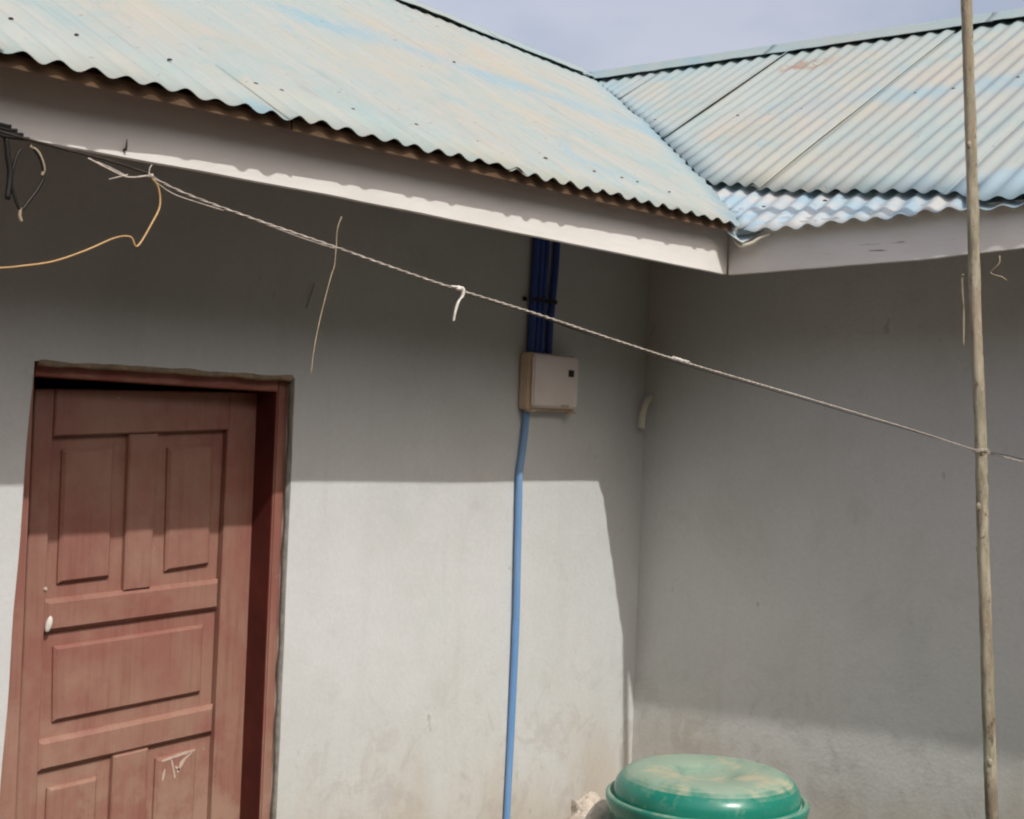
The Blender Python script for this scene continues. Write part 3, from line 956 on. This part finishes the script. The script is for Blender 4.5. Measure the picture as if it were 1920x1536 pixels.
bm.faces.new(rings[0]); bm.faces.new(rings[-1])
pole = tag(link('pole', bm, M['pole'], None, True), 'thin weathered wooden pole standing upright against the right-hand eaves', 'pole')
bm = bmesh.new()
tube(bm, [P0 + d * (2.86 - P0.z) + Vector((-0.006, 0.006, 0)), P0 + d * (2.862 - P0.z) + Vector((-0.024, 0.026, 0.006)), P0 + d * (2.868 - P0.z) + Vector((-0.032, 0.036, 0.012))], [0.007, 0.006, 0.004], 7)
link('branch_stub', bm, M['timber'], pole, True)
for z, a, sz in ((1.42, 0.3, 0.010), (1.575, 1.2, 0.009), (1.50, 3.6, 0.008), (1.18, 4.4, 0.011), (2.05, 3.9, 0.009), (2.44, 0.6, 0.008), (0.88, 3.5, 0.010), (0.70, 0.9, 0.009), (1.30, 5.2, 0.008)):
    bm = bmesh.new()
    q = P0 + d * (z - P0.z)
    bmesh.ops.create_icosphere(bm, subdivisions=2, radius=sz, matrix=Matrix.Translation(q + Vector((0.016 * math.cos(a + 2.6), 0.016 * math.sin(a + 2.6), 0))) @ Matrix.Diagonal((0.8, 0.8, 1.4, 1)))
    link('knot', bm, M['pole'], pole, True)

# ------------------------------------------------------------------ clothesline between a post and the pole: twisted strands, knots
line_pts = [(-3.450, -1.662, 1.889), (-3.390, -1.659, 1.8755), (-3.281, -1.654, 1.860), (-3.130, -1.646, 1.842), (-2.995, -1.640, 1.8245), (-2.851, -1.632, 1.808), (-2.647, -1.622, 1.788), (-2.438, -1.612, 1.7645), (-2.179, -1.599, 1.737), (-1.898, -1.585, 1.711), (-1.650, -1.572, 1.6885), (-1.043, -1.542, 1.631), (-0.530, -1.517, 1.579), (-0.525, -1.60, 1.5625), (-0.522, -1.72, 1.5395), (-0.51, -2.40, 1.42), (-0.50, -3.29, 1.28)]
path = smooth_path(line_pts, 40)
cl = tag(empty('clothesline', line_pts[12]), 'pale twisted clothesline strung from the upper left to the wooden pole', 'clothesline')
def on(root, name, bm, mat, smooth=True):
    o = link(name, bm, mat, root, smooth)
    o.location = -Vector(root.location)
    return o
acc = 0.0
strands, rr_ = ([], []), []
dark = []
for i, p in enumerate(path):
    if i: acc += (p - path[i - 1]).length
    ph = acc / 0.040 * 2 * math.pi
    f = i / (len(path) - 1)
    w = 0.00080 + 0.00055 * f
    off = Vector((0.35 * math.cos(ph), -0.6 * math.cos(ph), math.sin(ph))) * w
    strands[0].append(p + off); strands[1].append(p - off); rr_.append(w * 1.02)
    if f > 0.36:
        g = f - 0.36
        dark.append(p + Vector((0.001, 0.002, (-0.0052 if f < 0.66 else -0.0052 + 0.0125 * min(1, (f - 0.66) / 0.16)) * min(1, g / 0.05) + 0.0008 * nz(acc * 9))))
for st in strands:
    bm = bmesh.new(); tube(bm, st, rr_, 6); on(cl, 'strand', bm, M['rope'])
bm = bmesh.new(); tube(bm, dark, 0.0009, 6); on(cl, 'dark_strand', bm, M['old_rope'])
bm = bmesh.new()
tube(bm, smooth_path([(-3.448, -1.662, 1.891), (-3.513, -1.666, 1.8975), (-3.588, -1.669, 1.901), (-3.658, -1.673, 1.905), (-3.843, -1.682, 1.918), (-4.2, -1.70, 1.945), (-4.588, -1.719, 1.98)], 8), 0.0017, 6)
on(cl, 'dark_strand', bm, M['old_rope'])
bm = bmesh.new()
tube(bm, [(-4.6 + 0.006 * nz(z * 2.0, 3.0), -1.72 + 0.006 * nz(z * 2.0, 9.0), z) for z in frange(GZ, 2.15, 0.05)], 0.022, 9)
on(cl, 'post', bm, M['pole'])
bm = bmesh.new()
tube(bm, [(-0.478 + 0.006 * nz(z * 2.0, 13.0), -3.30 + 0.006 * nz(z * 2.0, 19.0), z) for z in frange(GZ, 1.5, 0.05)], 0.020, 9)
on(cl, 'post', bm, M['pole'])
def loose(pts, r=0.0008, mat='rope'):
    bm = bmesh.new(); tube(bm, smooth_path(pts, 8), r, 5); return on(cl, 'loose_strand', bm, M[mat])
loose([(-3.449, -1.662, 1.887), (-3.415, -1.661, 1.873), (-3.381, -1.659, 1.868), (-3.328, -1.656, 1.863)])
loose([(-2.818, -1.631, 1.801), (-2.647, -1.622, 1.7845), (-2.489, -1.614, 1.767), (-2.40, -1.61, 1.7615)], 0.0007, 'old_rope')
loose([(-3.281, -1.654, 1.859), (-3.192, -1.649, 1.846), (-3.121, -1.646, 1.838)], 0.0007)
loose([(-3.540, -1.667, 1.895), (-3.509, -1.665, 1.887), (-3.481, -1.664, 1.882), (-3.45, -1.662, 1.889)], 0.0013)
loose([(-3.527, -1.666, 1.893), (-3.509, -1.664, 1.890), (-3.485, -1.663, 1.884)], 0.0008)
loose([(-3.509, -1.665, 1.875), (-3.482, -1.664, 1.885)], 0.0009)
loose([(-3.450, -1.662, 1.889), (-3.449, -1.662, 1.898), (-3.446, -1.662, 1.903)], 0.0008)
def knot(p, ax, n, r, w, t=0.0013):
    """wraps of cord round the line"""
    bm = bmesh.new()
    ax = Vector(ax).normalized()
    s1 = ax.cross(Vector((0, 0, 1))).normalized() if abs(ax.z) < 0.9 else Vector((1, 0, 0)); s2 = ax.cross(s1)
    pts = []
    for i in range(n * 10 + 1):
        a = i / 10 * 2 * math.pi
        pts.append(Vector(p) + ax * (w * (i / (n * 10) - 0.5)) + (s1 * math.cos(a) + s2 * math.sin(a)) * r * (1 + 0.25 * math.sin(i * 1.7)))
    tube(bm, pts, t, 5)
    return bm
AX = (0.98, 0.05, -0.10)
on(cl, 'knot', knot((-3.449, -1.662, 1.889), AX, 4, 0.0024, 0.008, 0.001), M['rope'])
on(cl, 'knot', knot((-2.170, -1.599, 1.7365), AX, 8, 0.0030, 0.062), M['rag'])
on(cl, 'knot', knot((-0.512, -1.517, 1.579), (0, 0, 1), 3, 0.0225, 0.010), M['rope'])
on(cl, 'knot', knot((-4.6, -1.72, 1.98), (0, 0, 1), 3, 0.0235, 0.012), M['old_rope'])

# rag tied on the line
bm = bmesh.new()
c0 = Vector((-2.851, -1.632, 1.808))
P = smooth_path([c0 + Vector(q) for q in ((-0.016, 0, 0.002), (-0.004, -0.004, 0.002), (0.010, -0.004, 0.001), (0.013, -0.003, -0.010), (0.005, -0.002, -0.020), (0.000, -0.001, -0.036), (-0.001, 0.001, -0.050))], 4)
wv = Vector((0.80, -0.55, 0.12)).normalized()
prev = None
for i, p in enumerate(P):
    w = 0.0044 * (1 - 0.55 * i / len(P)) * (1 + 0.3 * nz(i * 0.7, 3))
    b4 = [bm.verts.new(p + wv * w + Vector((0, 0, 0.0015))), bm.verts.new(p + Vector((0.0, -0.002, 0))), bm.verts.new(p - wv * w), bm.verts.new(p + Vector((0.0, 0.0015, 0)))]
    if prev:
        for q in range(4): bm.faces.new((prev[q], prev[(q + 1) % 4], b4[(q + 1) % 4], b4[q]))
    prev = b4
bmesh.ops.create_icosphere(bm, subdivisions=2, radius=0.0052, matrix=Matrix.Translation(c0 + Vector((0.003, -0.003, 0.001))) @ Matrix.Diagonal((1.5, 0.8, 0.8, 1)))
tag(link('rag_strip', bm, M['rag'], None, True), 'small white rag tied round the middle of the clothesline', 'rag')

# thin twine hanging from the line
bm = bmesh.new()
tube(bm, smooth_path([(-3.110, -1.645, 1.885), (-3.118, -1.646, 1.866), (-3.119, -1.646, 1.84), (-3.121, -1.646, 1.813), (-3.127, -1.646, 1.797), (-3.145, -1.647, 1.736), (-3.155, -1.648, 1.690), (-3.158, -1.648, 1.660)], 6), 0.0009, 5)
tag(link('hanging_twine', bm, M['twine'], None, True), 'thin brown twine hanging straight down from the clothesline', 'twine')

# tan wire drooping away to the left from the knot
bm = bmesh.new()
tw = [(-3.450, -1.662, 1.889), (-3.436, -1.662, 1.878), (-3.431, -1.661, 1.855), (-3.442, -1.662, 1.832), (-3.463, -1.663, 1.800), (-3.474, -1.664, 1.810), (-3.497, -1.665, 1.806), (-3.538, -1.667, 1.786), (-3.582, -1.669, 1.768), (-3.624, -1.671, 1.758), (-3.651, -1.672, 1.753), (-3.73, -1.676, 1.743), (-3.95, -1.687, 1.745), (-4.3, -1.705, 1.80), (-4.580, -1.719, 1.90)]
tube(bm, smooth_path(tw, 5), 0.00125, 6)
tag(link('drooping_wire', bm, M['tan_wire'], None, True), 'bent tan wire drooping below the left eaves from the clothesline knot', 'wire')

# black cable bundle at the left end of the fascia
cb = tag(empty('cable_bundle', (-3.03, -0.635, 2.11)), 'black cable bundle with dangling loop wrapped round the left end of the fascia', 'cable')
def cab(name, pts, r, sub=6, mat='black'):
    bm = bmesh.new(); tube(bm, smooth_path(pts, sub), r, 6); return on(cb, name, bm, M[mat])
for i in range(4):
    q = i * 0.0065
    cab('cable_wrap', [(-3.20, -0.640, 2.118 + q * 1.3), (-3.10, -0.640, 2.112 + q), (-3.05, -0.640, 2.108 + q), (-3.00 - q * 2, -0.640, 2.111 + q * 0.9)], 0.0042)
cab('cable', [(-3.046, -0.637, 2.108), (-3.040, -0.637, 2.07), (-3.034, -0.637, 2.036), (-3.038, -0.637, 1.99)], 0.0055)
cab('cable_loop', [(-3.015, -0.637, 2.09), (-3.024, -0.637, 2.068), (-3.031, -0.637, 2.03), (-3.024, -0.637, 2.0), (-3.009, -0.637, 1.975), (-2.99, -0.637, 1.996), (-2.968, -0.637, 2.03), (-2.963, -0.637, 2.05), (-2.972, -0.637, 2.08), (-2.995, -0.637, 2.103)], 0.0032)
cab('cable_tail', [(-2.995, -0.637, 2.10), (-2.975, -0.637, 2.088), (-2.963, -0.637, 2.062), (-2.966, -0.637, 2.046)], 0.0034, 6, 'twine')
cab('cable_tail', [(-3.009, -0.637, 1.977), (-3.010, -0.637, 1.962), (-3.006, -0.637, 1.952)], 0.0034, 6, 'twine')

# bent nail in the fascia
bm = bmesh.new()
tube(bm, [(-2.778, -0.626, 2.129), (-2.778, -0.636, 2.129), (-2.7785, -0.639, 2.135), (-2.779, -0.640, 2.150)], [0.003, 0.003, 0.0026, 0.001], 6)
part('nail', bm, M['nail'], fA, True).location = (0, 0, 0)

# scraps by the wing fascia
bm = bmesh.new()
tube(bm, smooth_path([(-0.468, -1.535, 2.135), (-0.47, -1.535, 2.112), (-0.47, -1.512, 2.090), (-0.471, -1.524, 2.080), (-0.473, -1.545, 2.074), (-0.474, -1.560, 2.064)], 4), 0.0022, 5)
tag(link('string_scrap', bm, M['twine'], None, True), 'short bent string scrap hanging under the right fascia, right of the pole', 'string')
bm = bmesh.new()
tube(bm, smooth_path([(-0.560, -1.469, 2.075), (-0.556, -1.464, 2.06), (-0.548, -1.468, 1.98), (-0.546, -1.470, 1.92), (-0.548, -1.472, 1.872)], 5), [0.0035] * 15 + [0.0028] * 5 + [0.002], 5)
tag(link('bark_strip', bm, M['pole'], None, True), 'thin strip of bark hanging down the left side of the pole', 'bark strip')

# ------------------------------------------------------------------ electrics on the wall
bx = tag(empty('junction_box', (-0.61, 0, 1.66)), 'small off-white electrical box on the shaded wall above the blue pipe', 'electrical box')
bm = bmesh.new()
box(bm, (-0.750, -0.048, 1.652), (-0.492, -0.002, 1.846), 0.006)
on(bx, 'box_base', bm, M['box_base'], False)
bm = bmesh.new()
box(bm, (-0.742, -0.062, 1.662), (-0.494, -0.0475, 1.841), 0.007)
on(bx, 'box_cover', bm, M['box'], False)
bm = bmesh.new()
box(bm, (-0.554, -0.0655, 1.772), (-0.526, -0.061, 1.796), 0.0012)
on(bx, 'indicator_window', bm, M['black'], False)
bm = bmesh.new()
box(bm, (-0.585, -0.0650, 1.668), (-0.548, -0.061, 1.675), 0.001)
on(bx, 'catch', bm, M['box_base'], False)
for xx in (-0.735, -0.515):
    bm = bmesh.new()
    box(bm, (xx, -0.055, 1.645), (xx + 0.022, -0.02, 1.6535), 0.002)
    on(bx, 'lug', bm, M['box_base'], False)

GP = 'dark blue conduits running up from the electrical box'
labs = ['leftmost of the four dark blue conduits above the electrical box', 'second from left of the four dark blue conduits above the box', 'third from left of the four dark blue conduits above the box', 'rightmost dark blue conduit above the box, set apart by a gap']
tops = [-0.7005, -0.673, -0.6455, -0.590]
bots = [-0.7080, -0.6815, -0.655, -0.6100]
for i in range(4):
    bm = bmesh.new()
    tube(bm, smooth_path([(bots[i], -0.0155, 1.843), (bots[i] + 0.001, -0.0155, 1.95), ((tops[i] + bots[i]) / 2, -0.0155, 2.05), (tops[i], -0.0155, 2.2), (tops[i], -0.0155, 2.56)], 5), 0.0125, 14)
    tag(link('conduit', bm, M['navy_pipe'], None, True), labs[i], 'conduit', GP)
bm = bmesh.new()
for zc in (2.02,):
    box(bm, (-0.724, -0.0315, zc), (-0.592, -0.0285, zc + 0.014), 0.001)
    box(bm, (-0.745, -0.006, zc), (-0.7265, -0.0025, zc + 0.014), 0.001)
tag(link('pipe_strap', bm, M['black']), 'dark strap holding the blue conduits to the wall above the box', 'pipe strap')
bm = bmesh.new()
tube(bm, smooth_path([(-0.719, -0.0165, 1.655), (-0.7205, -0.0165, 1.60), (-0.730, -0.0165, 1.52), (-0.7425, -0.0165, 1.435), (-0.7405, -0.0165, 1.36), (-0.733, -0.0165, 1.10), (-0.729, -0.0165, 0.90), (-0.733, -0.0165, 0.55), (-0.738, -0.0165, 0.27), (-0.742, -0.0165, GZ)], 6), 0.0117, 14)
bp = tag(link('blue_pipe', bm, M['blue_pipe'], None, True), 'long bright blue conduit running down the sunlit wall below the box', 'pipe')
bm = bmesh.new()
tube(bm, [(-0.7292, -0.0165, 0.875), (-0.7293, -0.0165, 0.945)], 0.0122, 14, False)
link('coupling', bm, M['blue_pipe'], bp, True)

bm = bmesh.new()
tube(bm, smooth_path([(-0.002, -0.026, 1.722), (-0.018, -0.028, 1.716), (-0.040, -0.028, 1.694), (-0.055, -0.028, 1.655), (-0.060, -0.028, 1.605)], 5), 0.0135, 12)
tag(link('pipe_stub', bm, M['cream'], None, True), 'short curved cream pipe stub in the corner right of the electrical box', 'pipe')

bm = bmesh.new()
tube(bm, smooth_path([(-1.685, -0.004, 1.985), (-1.69, -0.004, 1.97), (-1.701, -0.004, 1.94), (-1.712, -0.004, 1.912)], 5), 0.0014, 5)
tag(link('wall_twig', bm, M['twine'], None, True), 'tiny brown straw stuck to the shaded wall above the door', 'straw')

# ------------------------------------------------------------------ water tank with domed lid
TC = Vector((-0.924, -0.914, 0))
def lathe(bm, prof, n=72, c=TC, wob=0.0):
    rings = []
    for r, z in prof:
        if r < 1e-5: rings.append([bm.verts.new((c.x, c.y, z))]); continue
        rings.append([bm.verts.new((c.x + r * (1 + wob * nz(math.cos(2 * math.pi * k / n) * 1.5, math.sin(2 * math.pi * k / n) * 1.5, z * 6)) * math.cos(2 * math.pi * k / n), c.y + r * (1 + wob * nz(math.cos(2 * math.pi * k / n) * 1.5, math.sin(2 * math.pi * k / n) * 1.5, z * 6)) * math.sin(2 * math.pi * k / n), z)) for k in range(n)])
    for a, b in zip(rings, rings[1:]):
        for k in range(n):
            if len(a) == 1: bm.faces.new((a[0], b[k], b[(k + 1) % n]))
            elif len(b) == 1: bm.faces.new((a[k], a[(k + 1) % n], b[0]))
            else: bm.faces.new((a[k], a[(k + 1) % n], b[(k + 1) % n], b[k]))
tank = tag(empty('water_tank', (TC.x, TC.y, GZ)), 'green plastic water tank with a dusty domed lid, below the wall corner', 'water tank')
bm = bmesh.new()
prof = [(0.0, GZ + 0.01), (0.52, GZ + 0.01), (0.545, GZ + 0.04)]
for i in range(5):
    z0 = GZ + 0.06 + i * 0.095
    prof += [(0.55, z0), (0.56, z0 + 0.03), (0.55, z0 + 0.06), (0.543, z0 + 0.078)]
prof += [(0.545, 0.19), (0.53, 0.235), (0.48, 0.285), (0.40, 0.33), (0.32, 0.365), (0.272, 0.385), (0.262, 0.40), (0.262, 0.52), (0.0, 0.53)]
lathe(bm, prof, 72)
on(tank, 'tank_body', bm, M['tank'])
bm = bmesh.new()
lid_prof = [(0.262, 0.500), (0.282, 0.503), (0.287, 0.53), (0.2905, 0.546), (0.290, 0.556), (0.284, 0.561), (0.276, 0.558), (0.270, 0.550), (0.2655, 0.550), (0.2675, 0.560), (0.267, 0.574), (0.263, 0.588), (0.256, 0.600), (0.246, 0.611), (0.233, 0.620), (0.218, 0.6265), (0.200, 0.6305), (0.180, 0.632), (0.158, 0.632), (0.135, 0.631), (0.112, 0.6285), (0.095, 0.6245), (0.082, 0.619), (0.070, 0.613), (0.058, 0.609), (0.030, 0.608), (0.0, 0.608)]
lathe(bm, lid_prof, 96, TC, 0.012)
on(tank, 'lid', bm, M['lid'])

# pale lump of concrete lying on the tank's shoulder
bm = bmesh.new()
bmesh.ops.create_icosphere(bm, subdivisions=4, radius=1.0)
for v in bm.verts:
    n_ = v.co.normalized()
    s = 1 + 0.28 * nz(n_.x * 1.6 + 4, n_.y * 1.6, n_.z * 1.6) + 0.12 * nz(n_.x * 5, n_.y * 5 + 2, n_.z * 5) + 0.05 * nz(n_.x * 13, n_.y * 13 + 2, n_.z * 13)
    v.co = Vector((n_.x * 0.080, n_.y * 0.070, n_.z * 0.074)) * s
o = tag(link('stone', bm, M['stone'], None, True), 'pale rough lump of concrete on the shoulder of the green tank', 'stone')
o.location = (-0.975, -0.552, 0.418)
